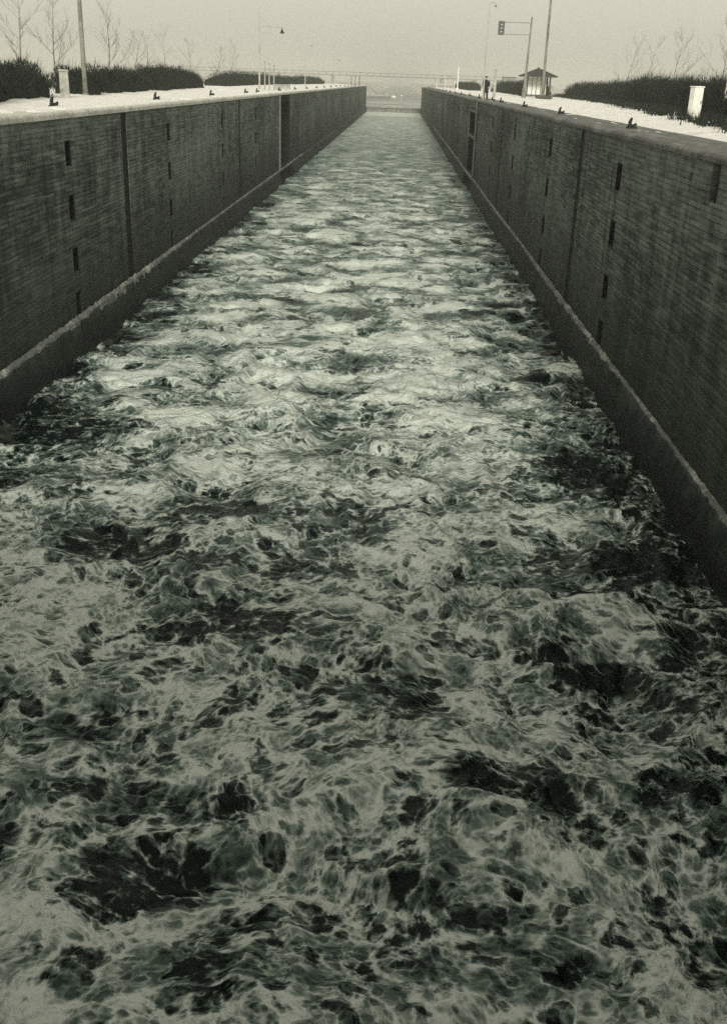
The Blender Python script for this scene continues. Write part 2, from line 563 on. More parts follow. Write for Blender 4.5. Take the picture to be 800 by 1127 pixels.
    YY, K = np.meshgrid(ys2, np.arange(len(pr)), indexing='ij')
    nx = fbm(YY*.5, K*.4, 4, 5+side)*.04+fbm(YY*1.7, K*.9, 3, 9+side)*.035
    nx[:, 0] = 0
    XX = (pr[K, 0]-nx)*out
    ZZ = pr[K, 1]+fbm(YY*1.3, K*.7, 3, 30+side)*.03
    inn = ((YY > niche[0]) & (YY < niche[1]))
    XX = np.where(inn, XX+out*1.1, XX)
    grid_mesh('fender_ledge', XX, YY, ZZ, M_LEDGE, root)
    return root
wallL = lock_wall(-1)
wallR = lock_wall(1)

# crusts of frozen spray lying on the ledges
def crust(side, y0, y1, wfun, seed, label):
    X = XL if side < 0 else XR
    ys = np.arange(y0, y1, .12); ts = np.linspace(0, 1, 9)
    YY, T = np.meshgrid(ys, ts, indexing='ij')
    W = np.vectorize(wfun)(YY)*(1+.28*fbm(YY*1.6, T*0, 5, seed))
    W = np.clip(W, .02, .5)
    xx = np.interp(T*W, [0, .13, .6], [0, .13, .26])
    base = np.interp(xx, [0, .06, .13, .16, .19, .23, .28], [LEDGE+.07, LEDGE+.04, LEDGE, LEDGE-.06, LEDGE-.3, LEDGE-.6, LEDGE-.9])
    th = np.sin(np.pi*np.clip(T, 0, 1))**.5*.07*(W/.3)*(1+1.5*fbm(YY*4.5, T*3, 4, seed+3))
    ZZ = base+np.maximum(th, 0)+np.where((T == 0) | (T == 1), -.05, .012)
    o = grid_mesh('ledge_ice', X-side*xx, YY, ZZ, M_CRUST)
    tag(o, label, 'ice', kind='stuff')
crust(-1, 12, 110, lambda y: .11+.17*math.exp(-((y-36)/9)**2) if y < 60 else .10, 3, 'pale ridge of frozen spray on the ledge of the left lock wall')
crust(1, 8, 200, lambda y: .15+.06*math.sin(y*.21), 8, 'thin pale line of frozen spray on the ledge of the right lock wall')

# ------------------------------------------------------------------ lock gates
def gate(y, top, wid, label, mat=M_IRON):
    g = empty('lock_gate', ((XL+XR)/2, y, 0), label=label, cat='lock gate')
    h = (XR-XL)/2-.02
    for sgn in (-1, 1):
        b = MB(); xa, xb = sorted((sgn*.02, sgn*h)); b.box(xa, xb, -.25, .25, -9.2, top-.25)
        for z in np.arange(-8.6, top-.4, .75): b.box(xa+.05, xb-.05, .25, .38, z-.08, z+.08); b.box(xa+.05, xb-.05, -.38, -.25, z-.08, z+.08)
        b.build('gate_leaf', mat, g)
    b = MB(); b.box(-h, h, -wid/2, wid/2, top-.25, top); b.build('walkway', mat, g)
    return g
gate(Y1-.6, -5.75, 1.2, 'low dark gate closing the far end of the lock above white foam', M_POLE)
gate(-1.6, -.02, 1.8, 'dark steel gate under the camera at the near end of the lock')

# ------------------------------------------------------------------ water
def foam_water():
    s = NT('foaming_water')
    P = s.pos(); x, y, z = s.xyz(P)
    p = s.comb(x, y, 0)
    at = s.n('Attribute'); at.attribute_name = 'crest'; crest = at.outputs['Fac']
    at2 = s.n('Attribute'); at2.attribute_name = 'pool'; pool = at2.outputs['Fac']
    half = (.5, .5, .5)
    w1 = s.vmath('SUBTRACT', s.noise(p, .35, 1, .4, color=True), half)
    p1 = s.vmath('ADD', p, s.vmath('SCALE', w1, scale=1.35))
    w2 = s.vmath('SUBTRACT', s.noise(p1, 1.2, 1, .4, color=True), half)
    p2 = s.vmath('ADD', p1, s.vmath('SCALE', w2, scale=.36))
    w3 = s.vmath('SUBTRACT', s.noise(p2, 4.0, 1, .4, color=True), half)
    p3 = s.vmath('ADD', p2, s.vmath('SCALE', w3, scale=.12))
    cov = s.noise(p1, .45, 3, .5)
    def openings(v, sc_, det, rough, th, soft, rim, cell=.3):
        """clear openings torn in the foam, and the bright rim piled up round each"""
        n = s.noise(v, sc_, det, rough)
        vo = s.n('TexVoronoi', feature='SMOOTH_F1', voronoi_dimensions='2D')
        s.put(vo.inputs['Vector'], v); vo.inputs['Scale'].default_value = sc_*1.15; vo.inputs['Smoothness'].default_value = .2
        n = s.math('MULTIPLY_ADD', s.math('SUBTRACT', .46, vo.outputs['Distance']), cell, n)
        h = s.ramp(n, th, th+soft, 0, 1)
        d = s.math('ABSOLUTE', s.math('SUBTRACT', n, th-.006))
        r = s.ramp(d, 0, rim, 1, 0)
        return h, r
    H1, R1 = openings(p2, .80, 5, .58, .580, .045, .045, .30)
    H2, R2 = openings(s.vmath('ADD', p2, (13, 5, 0)), 1.9, 5, .58, .600, .06, .055, .50)
    H3, R3 = openings(s.vmath('ADD', p3, (3, 15, 0)), 4.6, 4, .55, .590, .08, .085, .60)
    H4, R4 = openings(s.vmath('ADD', p3, (23, 1, 0)), 11.0, 3, .55, .54, .18, .14, .38)
    veil = s.noise(p3, 1.4, 10, .62)
    def fil(v_, sc_, det, wid, off):               # curling filaments where two currents meet
        n = s.noise(s.vmath('ADD', v_, off), sc_, det, .52)
        return s.ramp(s.math('ABSOLUTE', s.math('SUBTRACT', n, .5)), 0, wid, 1, 0)
    def web(v_, sc_, wid, off):                    # bubbly web
        nd = s.n('TexVoronoi', feature='DISTANCE_TO_EDGE', voronoi_dimensions='2D')
        s.put(nd.inputs['Vector'], s.vmath('ADD', v_, off)); nd.inputs['Scale'].default_value = sc_
        return s.ramp(nd.outputs['Distance'], 0, wid, 1, 0)
    F1 = fil(p2, .8, 4, .035, (41, 3, 0)); F2 = fil(p2, 1.9, 4, .060, (7, 61, 0)); F3 = fil(p3, 4.4, 3, .085, (17, 9, 0))
    W2 = web(p3, 2.3, .20, (5, 2, 0)); W3 = web(p3, 5.6, .26, (9, 4, 0)); W4 = web(p3, 12.0, .30, (1, 4, 0))
    mA = s.ramp(s.noise(p1, .8, 3, .5), .40, .62)
    mB = s.ramp(s.noise(s.vmath('ADD', p1, (71, 9, 0)), 1.1, 3, .5), .40, .60)
    fk = s.ramp(y, 12, 45, 1, .40)                  # the churn is finer-textured over the near boils
    cov2 = s.noise(s.comb(s.math('MULTIPLY', s.xyz(p1)[0], .62), s.xyz(p1)[1], 0), .62, 4, .55)
    v = s.math('MULTIPLY_ADD', s.math('SUBTRACT', cov, .5), 1.9, s.ramp(y, 12, 35, .44, .66))
    v = s.math('MULTIPLY_ADD', s.math('SUBTRACT', cov2, .5), s.ramp(y, 12, 40, .6, 2.4), v)
    v = s.math('MULTIPLY_ADD', s.math('SUBTRACT', veil, .5), 1.0, v)
    pools_lace = s.math('MULTIPLY', s.math('MULTIPLY_ADD', W2, .6, F2), s.ramp(s.math('ADD', H1, pool), .1, .7))
    v = s.math('MULTIPLY_ADD', pools_lace, .22, v)
    v = s.math('MULTIPLY_ADD', H1, -.46, v)
    v = s.math('MULTIPLY_ADD', s.math('MULTIPLY', H2, fk), -.34, v)
    v = s.math('MULTIPLY_ADD', s.math('MULTIPLY', H3, fk), -.17, v)
    fine_ = s.math('MULTIPLY', F1, .40)
    fine_ = s.math('MULTIPLY_ADD', F2, .24, fine_)
    fine_ = s.math('MULTIPLY_ADD', F3, .18, fine_)
    fine_ = s.math('MULTIPLY_ADD', s.math('MULTIPLY', W2, mA), .24, fine_)
    fine_ = s.math('MULTIPLY_ADD', s.math('MULTIPLY', W3, mB), .20, fine_)
    fine_ = s.math('MULTIPLY_ADD', s.math('MULTIPLY', W4, mA), .10, fine_)
    fine_ = s.math('MULTIPLY_ADD', R1, .34, fine_)
    fine_ = s.math('MULTIPLY_ADD', R2, .26, fine_)
    fine_ = s.math('MULTIPLY_ADD', R3, .12, fine_)
    v = s.math('MULTIPLY_ADD', fine_, fk, v)
    v = s.math('MULTIPLY_ADD', crest, s.ramp(y, 12, 35, .16, .26), v)
    v = s.math('SUBTRACT', v, pool)
    # the jet from the filling culverts surfaces down the middle of the chamber
    jet = s.math('MULTIPLY', s.ramp(s.math('ABSOLUTE', s.math('ADD', x, 1.3)), 1.5, 6.5, 1, 0), s.math('MULTIPLY', s.ramp(y, 16, 28), s.ramp(y, 60, 120, 1, 0)))
    v = s.math('MULTIPLY_ADD', jet, .10, v)
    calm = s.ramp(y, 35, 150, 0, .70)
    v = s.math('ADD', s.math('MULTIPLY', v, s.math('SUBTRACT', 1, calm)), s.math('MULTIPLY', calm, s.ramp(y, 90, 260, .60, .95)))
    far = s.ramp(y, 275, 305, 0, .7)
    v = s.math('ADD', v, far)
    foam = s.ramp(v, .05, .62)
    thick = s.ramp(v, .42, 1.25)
    # colours
    s.b.inputs['Base Color'].default_value = (.002, .006, .0045, 1)
    s.b.inputs['Roughness'].default_value = .16
    s.b.inputs['IOR'].default_value = 1.33
    s.b.inputs['Specular IOR Level'].default_value = .18
    fine = s.noise(p3, 16, 6, .7)
    hn = s.math('MULTIPLY_ADD', fine, .35, s.math('MULTIPLY', v, .8))
    nrm = s.bump(hn, .75, .07)
    hw = s.noise(p2, 3.5, 6, .6)
    nw = s.bump(hw, .8, .10)
    s.put(s.b.inputs['Normal'], nw)
    fb = s.n('BsdfDiffuse')
    s.put(fb.inputs['Color'], s.mix(thick, (.115, .160, .138), (.64, .69, .63)))
    s.put(fb.inputs['Normal'], nrm)
    mx = s.n('MixShader')
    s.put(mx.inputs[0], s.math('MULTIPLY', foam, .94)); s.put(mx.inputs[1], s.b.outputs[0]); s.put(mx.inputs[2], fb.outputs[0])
    s.put(s.out.inputs['Surface'], mx.outputs[0])
    return s.m
M_WATER = foam_water()

POOLS = [(-2.65, 8.75, .85, .55, .75), (1.65, 10.75, .50, .42, .75), (2.35, 10.8, .3, .35, .6), (-1.87, 14.7, 1.15, .75, .7), (-4.4, 17.2, 1.5, .9, .6),
         (-3.12, 19.2, 1.4, .55, .7), (3.66, 10.6, .45, .4, .6), (3.1, 13.6, .7, .35, .75), (-4.6, 9.0, .5, .4, .5), (.5, 8.0, 1.0, .7, .30), (-1.2, 7.7, .5, .5, .4),
         (4.6, 22, .9, 1.1, .8), (4.9, 17.5, .8, .8, .8), (3.6, 8.2, .5, .6, .45), (-7.8, 24, 1.4, 2.2, .5), (.4, 13.1, .6, .3, .5), (2.2, 7.6, .6, .3, .3)]
def side_of(X): return np.where(X > 0, 50.0, 0.0)
def water_surface():
    ys = [-1.2]
    while ys[-1] < Y1-.5: ys.append(ys[-1]+max(.035, ys[-1]*.0036))
    ys = np.array(ys); xs = np.linspace(XL+.22, XR-.22, 400)
    Yg, Xg = np.meshgrid(ys, xs, indexing='ij')
    wx = Xg+1.1*fbm(Xg*.3, Yg*.3, 2, 41); wy = Yg+1.1*fbm(Xg*.3, Yg*.3, 2, 43)
    def rdg(f, sd, o=2):
        return 1-2*np.abs(fbm(wx*f, wy*f, o, sd))
    def fade(f):                                   # drop octaves the mesh cannot hold far away
        return np.clip(2.2-.0036*Yg*f*5, 0, 1)
    h = .16*fbm(wx*.28, wy*.36, 3, 11)
    h = h+.13*(rdg(.42, 15)-.4)*fade(.42)+.065*(rdg(1.0, 19)-.4)*fade(1.0)+.030*(rdg(2.3, 23)-.4)*fade(2.3)+.012*fbm(wx*6, wy*6, 2, 29)*fade(6)
    amp = np.interp(Yg, [5, 12, 25, 90, 200, 320], [.75, .9, 1.05, .8, .5, .35])
    pool = np.zeros_like(h)
    for px, py, rx, ry, k in POOLS:
        d = np.sqrt(((Xg+.35*fbm(Xg*1.4, Yg*1.4, 3, 51)-px)/rx)**2+((Yg+.35*fbm(Xg*1.4, Yg*1.4, 3, 57)-py)/ry)**2)
        pool = np.maximum(pool, k*np.clip(1.45-d, 0, 1)**.8)
        h = h*(1-.5*np.clip(1.2-d, 0, 1))+.05*np.exp(-((d-1.25)/.25)**2)
    crest = np.clip(h/.22, -1.2, 1.2)
    h = h*amp
    # foam thins beside the walls
    dl = np.minimum(Xg-XL, XR-Xg)
    nz = fbm(Xg*.5, Yg*.35, 3, 71)
    lip = np.exp(-((dl-.30-.15*fbm(Yg*1.1, Yg*0, 3, 75))/.10)**2)*np.clip(.5+2*fbm(Yg*.45, Yg*0+side_of(Xg), 3, 77), 0, 1)
    wide = 1.2+np.where(Xg > 0, 1.3, .9)*np.interp(Yg, [8, 30, 60], [1, .8, 0])
    pool = pool+.85*np.clip(1.0-(dl-.2)/(wide+1.1*nz), 0, 1)*np.interp(Yg, [5, 60, 150], [1, .9, .4])-.30*lip*np.interp(Yg, [8, 18, 60], [0, 1, 1])
    h = h+.01*lip
    o = grid_mesh('water', Xg, Yg, WATER+h, M_WATER)
    for nm, arr in (('crest', crest), ('pool', pool)):
        a = o.data.attributes.new(nm, 'FLOAT', 'POINT'); a.data.foreach_set('value', arr.astype(np.float32).ravel())
    tag(o, 'churning dark water covered with white foam filling the lock', kind='structure')
water_surface()

def canal_water():
    s = NT('calm_canal_water')
    P = s.pos()
    n = s.noise(P, .05, 5, .6)
    s.put(s.b.inputs['Base Color'], s.mix(s.ramp(n, .45, .62), (.03, .036, .03), (.30, .30, .27)))
    s.b.inputs['Roughness'].default_value = .25
    s.b.inputs['IOR'].default_value = 1.33
    s.put(s.b.inputs['Normal'], s.bump(s.noise(P, .8, 5, .6), .4, .1))
    g = MB(); g.face([(-16, Y1-.3, -6.35), (14, Y1-.3, -6.35), (14, 2500, -6.35), (-16, 2500, -6.35)])
    tag(g.build('canal_water', s.m), 'calm pale canal water beyond the far gate', kind='structure')
canal_water()

# ------------------------------------------------------------------ snow on the quays
def snow_sheet(name, x_in, x_out, y0, y1, thick, seed, label, step=.35, rag=.5):
    """x_in/x_out: functions of y"""
    ys = np.arange(y0, y1, step); ys = np.concatenate([ys[ys < 90], np.arange(max(90, y0), y1, step*4)])
    ts = np.linspace(0, 1, 26)
    YY, T = np.meshgrid(ys, ts, indexing='ij')
    a = np.array([x_in(v) for v in ys])[:, None]+rag*fbm(YY*.35, YY*0+seed, 4, seed)
    b = np.array([x_out(v) for v in ys])[:, None]
    XX = a+(b-a)*T
    e = np.clip(T*8, 0, 1)**.6
    ZZ = -.04+e*thick*(1+.7*fbm(XX*.6, YY*.4, 4, seed+1)+.35*fbm(XX*2.5, YY*1.6, 3, seed+5))
    o = grid_mesh(name, XX, YY, ZZ, M_SNOW)
    tag(o, label, 'snow', kind='stuff')
hedgeRx = lambda y: np.interp(y, [20, 42.6, 86, 142, 200, 330], [9.6, 11.6, 16.9, 19.7, 21, 22])
snow_sheet('snow', lambda y: 7.75+.004*y, lambda y: hedgeRx(y)+1.5, 6, 320, .09, 4, 'bright trampled snow between the right coping and the hedge', rag=.25)
hedgeLx = lambda y: np.interp(y, [20, 39, 62, 95, 110, 330], [-12.6, -13.2, -14.5, -16.2, -17.5, -20])
snow_sheet('snow', lambda y: -10.75, lambda y: hedgeLx(y)-6, 6, 320, .09, 9, 'strip of bright snow behind the left coping', rag=.12)
def cope_snow(side, y0, y1, x0, x1, seed, label, th, cut):
    ys = np.arange(y0, y1, .2); ts = np.linspace(0, 1, 12)
    YY, T = np.meshgrid(ys, ts, indexing='ij')
    X = XL if side < 0 else XR
    XX = X+side*(x0+(x1-x0)*T)
    n = fbm(XX*1.1, YY*.3, 4, seed)
    ZZ = np.where(n > cut, .006+th*np.clip((n-cut)*3, 0, 1)*np.sin(np.pi*np.clip(T, .04, .96))**.4, -.05)
    ZZ[:, 0] = -.05; ZZ[:, -1] = -.05
    tag(grid_mesh('snow', XX, YY, ZZ, M_SNOW), label, 'snow', kind='stuff')
cope_snow(-1, 5, 200, .10, 1.15, 12, 'soft frost and snow lying on top of the left coping stones', .07, -.25)
cope_snow(1, 14, 200, .55, 1.6, 14, 'thin snow patches left on the wet right coping stones', .02, .58)

# ------------------------------------------------------------------ bollards on the copings
ORD = ['first', 'second', 'third', 'fourth', 'fifth', 'sixth', 'seventh', 'eighth']
def bollard():
    r = empty('mooring_bollard', (0, 0, 0))
    b = MB(); b.box(-.15, .15, -.13, .13, -.01, .035); b.build('base_plate', M_IRON, r, bevel=.008)
    h = MB()
    h.path([(-.07, 0, .03), (-.08, 0, .12), (-.06, 0, .22), (-.02, 0, .30)], [.075, .060, .052, .03], 10)
    h.build('tall_horn', M_IRON, r, smooth=True)
    h = MB()
    h.path([(.07, 0, .03), (.085, 0, .09), (.13, 0, .14)], [.06, .05, .03], 10)
    h.tube((-.07, 0, .075), (.08, 0, .075), .045, .04, 8)
    h.build('low_horn', M_IRON, r, smooth=True)
    return r
first = None
for side, X, ylist in ((-1, -10.85, [34.4, 49.0, 63.6, 78.2, 84.5, 100.0, 114.6, 129.2]), (1, 7.2, [34.0, 49.2, 63.9, 78.2, 85.8, 100.5, 115.0, 129.5])):
    yy = ylist+[144+14.6*k for k in range(11)]
    for i, y in enumerate(yy):
        if first is None: o = first = bollard()
        else: o = copy_thing(first)
        o.location = (X+rng.uniform(-.05, .05), y, .03 if side < 0 else .005); o.rotation_euler = (0, 0, rng.uniform(-.3, .3)+(0 if side > 0 else .2))
        s_ = 'left' if side < 0 else 'right'
        if i < 8:
            lab = 'small dark two-horned bollard on the %s coping, %s from the near end' % (s_, ORD[i])
        else: lab = 'tiny dark bollard in the hazy far stretch of the %s coping' % s_
        tag(o, lab, 'bollard', 'bollards along the %s coping' % s_)

# ------------------------------------------------------------------ vegetation
def bush(name, pts, wid, hgt, dens, seed, label, group=None, spike=.45, cat='bush'):
    """pts: centre line (x,y); hgt(t) height along it"""
    rr = np.random.RandomState(seed)
    pts = np.array(pts, float); seg = np.linalg.norm(np.diff(pts, axis=0), axis=1); cum = np.r_[0, np.cumsum(seg)]; L = cum[-1]
    c = pts.mean(0)
    root = empty(name, (c[0], c[1], 0), label=label, cat=cat, group=group)
    def at(t):
        d = t*L; return np.stack([np.interp(d, cum, pts[:, 0]), np.interp(d, cum, pts[:, 1])], -1)-c
    dirv = np.gradient(at(np.linspace(0, 1, 200)), axis=0); dirv /= np.linalg.norm(dirv, axis=1)[:, None]
    def nrm(t):
        i = np.clip((t*199).astype(int), 0, 199); d = dirv[i]; return np.stack([-d[:, 1], d[:, 0]], -1)
    # heart: lumpy half-tube
    nt_ = max(24, int(L*2.5)); na = 14
    t = np.linspace(0, 1, nt_); a = np.linspace(0, np.pi, na)
    T, A = np.meshgrid(t, a, indexing='ij')
    H = np.vectorize(hgt)(T)
    endf = np.clip(np.minimum(T, 1-T)*L/(wid*.7), 0, 1)**.5
    lump = 1+.22*fbm(T*L*.7+seed, A*1.3, 4, seed)
    ce = at(T.ravel()).reshape(T.shape+(2,)); nn = nrm(T.ravel()).reshape(T.shape+(2,))
    off = (np.cos(A)*wid*.42*lump*endf)[..., None]*nn
    X = ce[..., 0]+off[..., 0]; Y = ce[..., 1]+off[..., 1]; Z = np.sin(A)**.7*H*.80*lump*endf-.1
    grid_mesh('branches', X, Y, Z, M_BUSH2, root)
    # twigs and clinging leaves: thin blades through the volume
    n = int(L*dens)
    tt = rr.rand(n); k = np.sqrt(rr.rand(n)); ang = np.arccos(1-2*rr.rand(n))
    Hn = np.interp(tt, np.linspace(0, 1, 60), [hgt(v) for v in np.linspace(0, 1, 60)])
    ef = np.clip(np.minimum(tt, 1-tt)*L/(wid*.6), 0.05, 1)**.5
    lum = 1+.38*fbm(tt*L*.9, ang*1.5, 4, seed+3)
    cc = at(tt); nv = nrm(tt)
    rad = .55+.47*k
    o_ = np.cos(ang)*wid*.5*rad*ef*lum
    bx = cc[:, 0]+nv[:, 0]*o_; by = cc[:, 1]+nv[:, 1]*o_; bz = np.sin(ang)**.7*Hn*rad*ef*lum*.92
    ln = .10+rr.rand(n)**3*spike*(1+.8*fbm(tt*L*.5, ang*0, 2, seed+8))
    dx = rr.normal(0, .35, n)+np.cos(ang)*nv[:, 0]*.5; dy = rr.normal(0, .35, n)+np.cos(ang)*nv[:, 1]*.5; dz = .5+rr.rand(n)
    dl = np.sqrt(dx**2+dy**2+dz**2); dx, dy, dz = dx/dl*ln, dy/dl*ln, dz/dl*ln
    wd = .012+.035*rr.rand(n)*(ln < .25)
    th = rr.rand(n)*2*np.pi
    sx, sy = np.cos(th)*wd, np.sin(th)*wd
    V = np.stack([np.stack([bx-sx, by-sy, bz], -1), np.stack([bx+sx, by+sy, bz], -1), np.stack([bx+dx, by+dy, bz+dz], -1)], 1).reshape(-1, 3)
    raw_mesh('twigs', V, np.arange(3*n).reshape(-1, 3), M_BUSH, root)
    return root

def wob(seed, a, b, f=5):
    def g(t): return a+(b-a)*t+.14*math.sin(t*f+seed)+.08*math.sin(t*f*2.7+seed*2)
    return g
G1 = 'dark bushes behind the left quay'
bush('bush', [(-12.6, 20), (-13.3, 32), (-14.9, 39), (-16.0, 48)], 2.6, wob(1, 1.02, 1.30), 700, 1, 'tall dark leafless bush at the left edge, behind the pale stone post', G1)
bush('bush', [(-15.6, 51.5), (-16.1, 57)], 2.3, wob(2, 1.3, 1.25), 700, 2, 'dark bush just right of the grey pole on the left quay', G1)
bush('bush', [(-16.2, 58.5), (-17.2, 72)], 2.5, wob(3, 1.3, 1.1), 550, 3, 'low dark bush between the grey pole and the rounded bush on the left', G1)
bush('bush', [(-16.8, 73), (-18.1, 83), (-18.8, 101)], 2.8, lambda t: 1.05+.45*math.sin(math.pi*min(1, .18+t*.8)), 450, 4, 'rounded dark bush ending the left row before the lamp mast', G1)
bush('hedge', [(-20.5, 122), (-22, 160), (-22, 210), (-21, 290)], 3.2, wob(5, 1.6, 1.6, 12), 120, 5, 'long hazy hedge beyond the lamp mast on the left quay', cat='hedge', spike=.3)
G2 = 'dark hedge sections behind the right snow'
bush('hedge', [(12.9, 36), (13.6, 41), (15.4, 47), (16.4, 55), (17.6, 73), (18.9, 88)], 3.0, lambda t: 1.66+.12*math.sin(t*9)+.06*math.sin(t*31), 800, 6, 'dark shaggy hedge behind the white cabinet at the right edge', G2, spike=.7, cat='hedge')
bush('hedge', [(19.0, 89), (21.0, 115), (22.0, 141)], 3.6, lambda t: 1.7-.25*t+.1*math.sin(t*11), 420, 7, 'dark smooth hedge right of the open shelter, tapering towards it', G2, spike=.5, cat='hedge')
bush('hedge', [(15.8, 128), (17.4, 160), (18, 200)], 4.0, wob(8, 1.9, 1.5, 7), 220, 8, 'hazy dark hedge between the standing person and the shelter', G2, cat='hedge')
bush('hedge', [(14.5, 215), (15.2, 260), (16, 310)], 3.0, wob(9, 1.7, 1.4, 7), 80, 9, 'faint distant hedge left of the standing person on the right quay', G2, cat='hedge')

# snow caught in the scrub at the foot of the right hedge
def clumps(n, seed):
    rr = random.Random(seed); V = []; Fc = []
    ico = bmesh.new(); bmesh.ops.create_icosphere(ico, subdivisions=2, radius=1)
    iv = [v.co.copy() for v in ico.verts]; fi = [tuple(v.index for v in f.verts) for f in ico.faces]; ico.free()
    for _ in range(n):
        y = 30+rr.random()**1.5*115; x = hedgeRx(y)+rr.uniform(-.5, 1.3)
        s_ = rr.uniform(.03, .11); h = rr.uniform(0, .12) if rr.random() < .5 else 0
        i = len(V); ph = rr.random()*6; ax = rr.uniform(1, 2.2); rz = rr.random()*3
        for v in iv:
            k = 1+.35*math.sin(v.x*5+ph)*math.cos(v.y*4+ph)
            a, b = v.x*s_*ax*k, v.y*s_*k
            V.append((x+a*math.cos(rz)-b*math.sin(rz), y+a*math.sin(rz)+b*math.cos(rz), h+v.z*s_*.6*k+.04))
        Fc += [tuple(i+q for q in f) for f in fi]
    tag(raw_mesh('snow_clumps', V, Fc, M_SNOW, smooth=True), 'broken clumps of snow caught in scrub at the foot of the right hedge', 'snow', kind='stuff')
clumps(120, 5)
def scrub(seed):
    rr = np.random.RandomState(seed); n = 26000
    y = 28+rr.rand(n)**1.4*110; x = np.interp(y, [20, 42.6, 86, 142], [9.6, 11.6, 16.9, 19.7])+rr.normal(.2, .55, n)
    m_ = (fbm(x*.8, y*.5, 3, 88) > -.1) & ~((np.abs(y-47.5) < 2.2) & (x < 13.6)); x = x[m_]; y = y[m_]; n = len(x)
    h = .1+.35*rr.rand(n); dx = rr.normal(0, .12, n); dy = rr.normal(0, .12, n); th = rr.rand(n)*6.28; wd = .012+.02*rr.rand(n)
    sx, sy = np.cos(th)*wd, np.sin(th)*wd; z0 = np.full(n, -.02)
    V = np.stack([np.stack([x-sx, y-sy, z0], -1), np.stack([x+sx, y+sy, z0], -1), np.stack([x+dx, y+dy, z0+h+.1], -1)], 1).reshape(-1, 3)
    tag(raw_mesh('dry_grass', V, np.arange(3*n).reshape(-1, 3), M_BUSH), 'dark dry grass poking through snow below the right hedge', 'grass', kind='stuff')
scrub(4)

def tree(x, y, h, seed, label, group, lean=0, base=0.0, twig=1.0, r0=None):
    rr = random.Random(seed)
    root = empty('bare_tree', (x, y, base), label=label, cat='tree', group=group)
    r0 = r0 or h*.013
    tr = MB(); cr = MB()
    pts = []; p = Vector((0, 0, -.1)); d = Vector((lean, rr.uniform(-.05, .05), 1)).normalized()
    N = 9
    for k in range(N+1):
        pts.append(p.copy()); p = p+d*h/N
        d = (d+Vector((rr.uniform(-.09, .09), rr.uniform(-.09, .09), 0))).normalized()
    rad = [r0*(1-k/N)**.8+.006 for k in range(N+1)]
    tr.path(pts, rad, 7); tr.build('trunk', M_BARK, root, smooth=True)
    def br(p, d, L, r, lev):
        n = 4
        for k in range(n):
            q = p+d*L/n
            cr.tube(p, q, r*(1-k/n*.6), r*(1-(k+1)/n*.6), 4 if lev else 5, caps=False)
            if lev < 3:
                for _ in range(2 if lev < 2 else 1):
                    if rr.random() < .85*twig:
                        o = Vector((rr.uniform(-1, 1), rr.uniform(-1, 1), rr.uniform(-.2, .8))).normalized()
                        br(q, (d*.9+o*.75).normalized(), L*rr.uniform(.35, .6), max(r*.6, .006), lev+1)
            p = q; d = (d+Vector((rr.uniform(-.12, .12), rr.uniform(-.12, .12), .08))).normalized()
    for k in range(2, N+1):
        for _ in range(rr.choice((1, 1, 2)) if k < N else 3):
            f = k/N
            o = Vector((rr.uniform(-1, 1), rr.uniform(-1, 1), 0)).normalized()
            dd = (o*(1.15-.5*f)+Vector((0, 0, .75))).normalized()
            br(pts[k], dd, h*(.50-.28*f)*rr.uniform(.5, 1.15), max(rad[k]*.6, .011), 1)
    cr.build('crown', M_TWIG, root)
GT = 'bare trees beyond the left bushes'
tree(-22.7, 66, 5.0, 11, 'bare spreading tree at the far left edge, behind the tall bush', GT, .02, r0=.055)
tree(-21.35, 68, 4.7, 12, 'bare forked tree left of the grey pole', GT, .07, r0=.055)
tree(-20.7, 78, 4.9, 13, 'bare tree standing alone right of the grey pole', GT, .08, r0=.055)
for i, (x, y, h) in enumerate([(-21.7, 90, 3.9), (-22.9, 100, 3.8), (-23.3, 110, 4.4), (-22.8, 120, 4.3), (-21.6, 130, 3.9), (-22.9, 150, 4.7)]):
    tree(x, y, h, 20+i, 'thin faint bare tree above the left bushes, %s from the left of the faint six' % ORD[i], GT, .02, twig=.8, r0=.04)
GR = 'bare saplings behind the right hedge'
tree(20.6, 104, 4.9, 31, 'thin bare sapling above the right hedge, leftmost of the four', GR, .22, twig=.85, r0=.04)
tree(20.4, 95, 4.4, 32, 'thin bare sapling above the right hedge, second from left of the four', GR, .15, twig=.8, r0=.04)
tree(19.2, 80, 4.5, 33, 'bare forked sapling above the right hedge, between the thin one and the white cabinet', GR, .12, twig=.95, r0=.04)
tree(18.0, 64, 4.2, 34, 'bare sapling above the hedge at the right edge, above the white cabinet', GR, .12, twig=1, r0=.04)

# ------------------------------------------------------------------ poles, lamps, signal
def pole(name, x, y, h, ra, rb, mat, label, cat, lean=(0, 0), cap=True, collar=True):
    r = empty(name, (x, y, 0), label=label, cat=cat)
    b = MB(); b.path([(0, 0, -.1), (lean[0]*.5, lean[1]*.5, h*.5), (lean[0], lean[1], h)], [ra, (ra+rb)/2, rb], 14)
    b.build('shaft', mat, r, smooth=True)
    if collar:
        b = MB(); b.tube((0, 0, -.05), (0, 0, .16), ra*1.6, ra*1.3, 12); b.build('base_collar', mat, r)
    if cap:
        b = MB(); b.tube((lean[0], lean[1], h), (lean[0], lean[1], h+.05), rb*1.15, rb*.5, 10); b.build('cap', M_IRON, r)
    return r
pole('tall_pole', -14.45, 50.5, 8.5, .11, .075, M_POLE, 'tall weathered grey pole rising out of frame among the left bushes', 'pole')
pole('tall_pole', 13.6, 106.5, 10.6, .14, .09, M_POLE, 'tall grey pole standing in front of the open shelter on the right', 'pole')
pr = pole('white_pole', 14.62, 50.0, 9.5, .075, .04, M_WHITE, 'white pole with a flared foot cut by the right edge of the view', 'pole', collar=False)
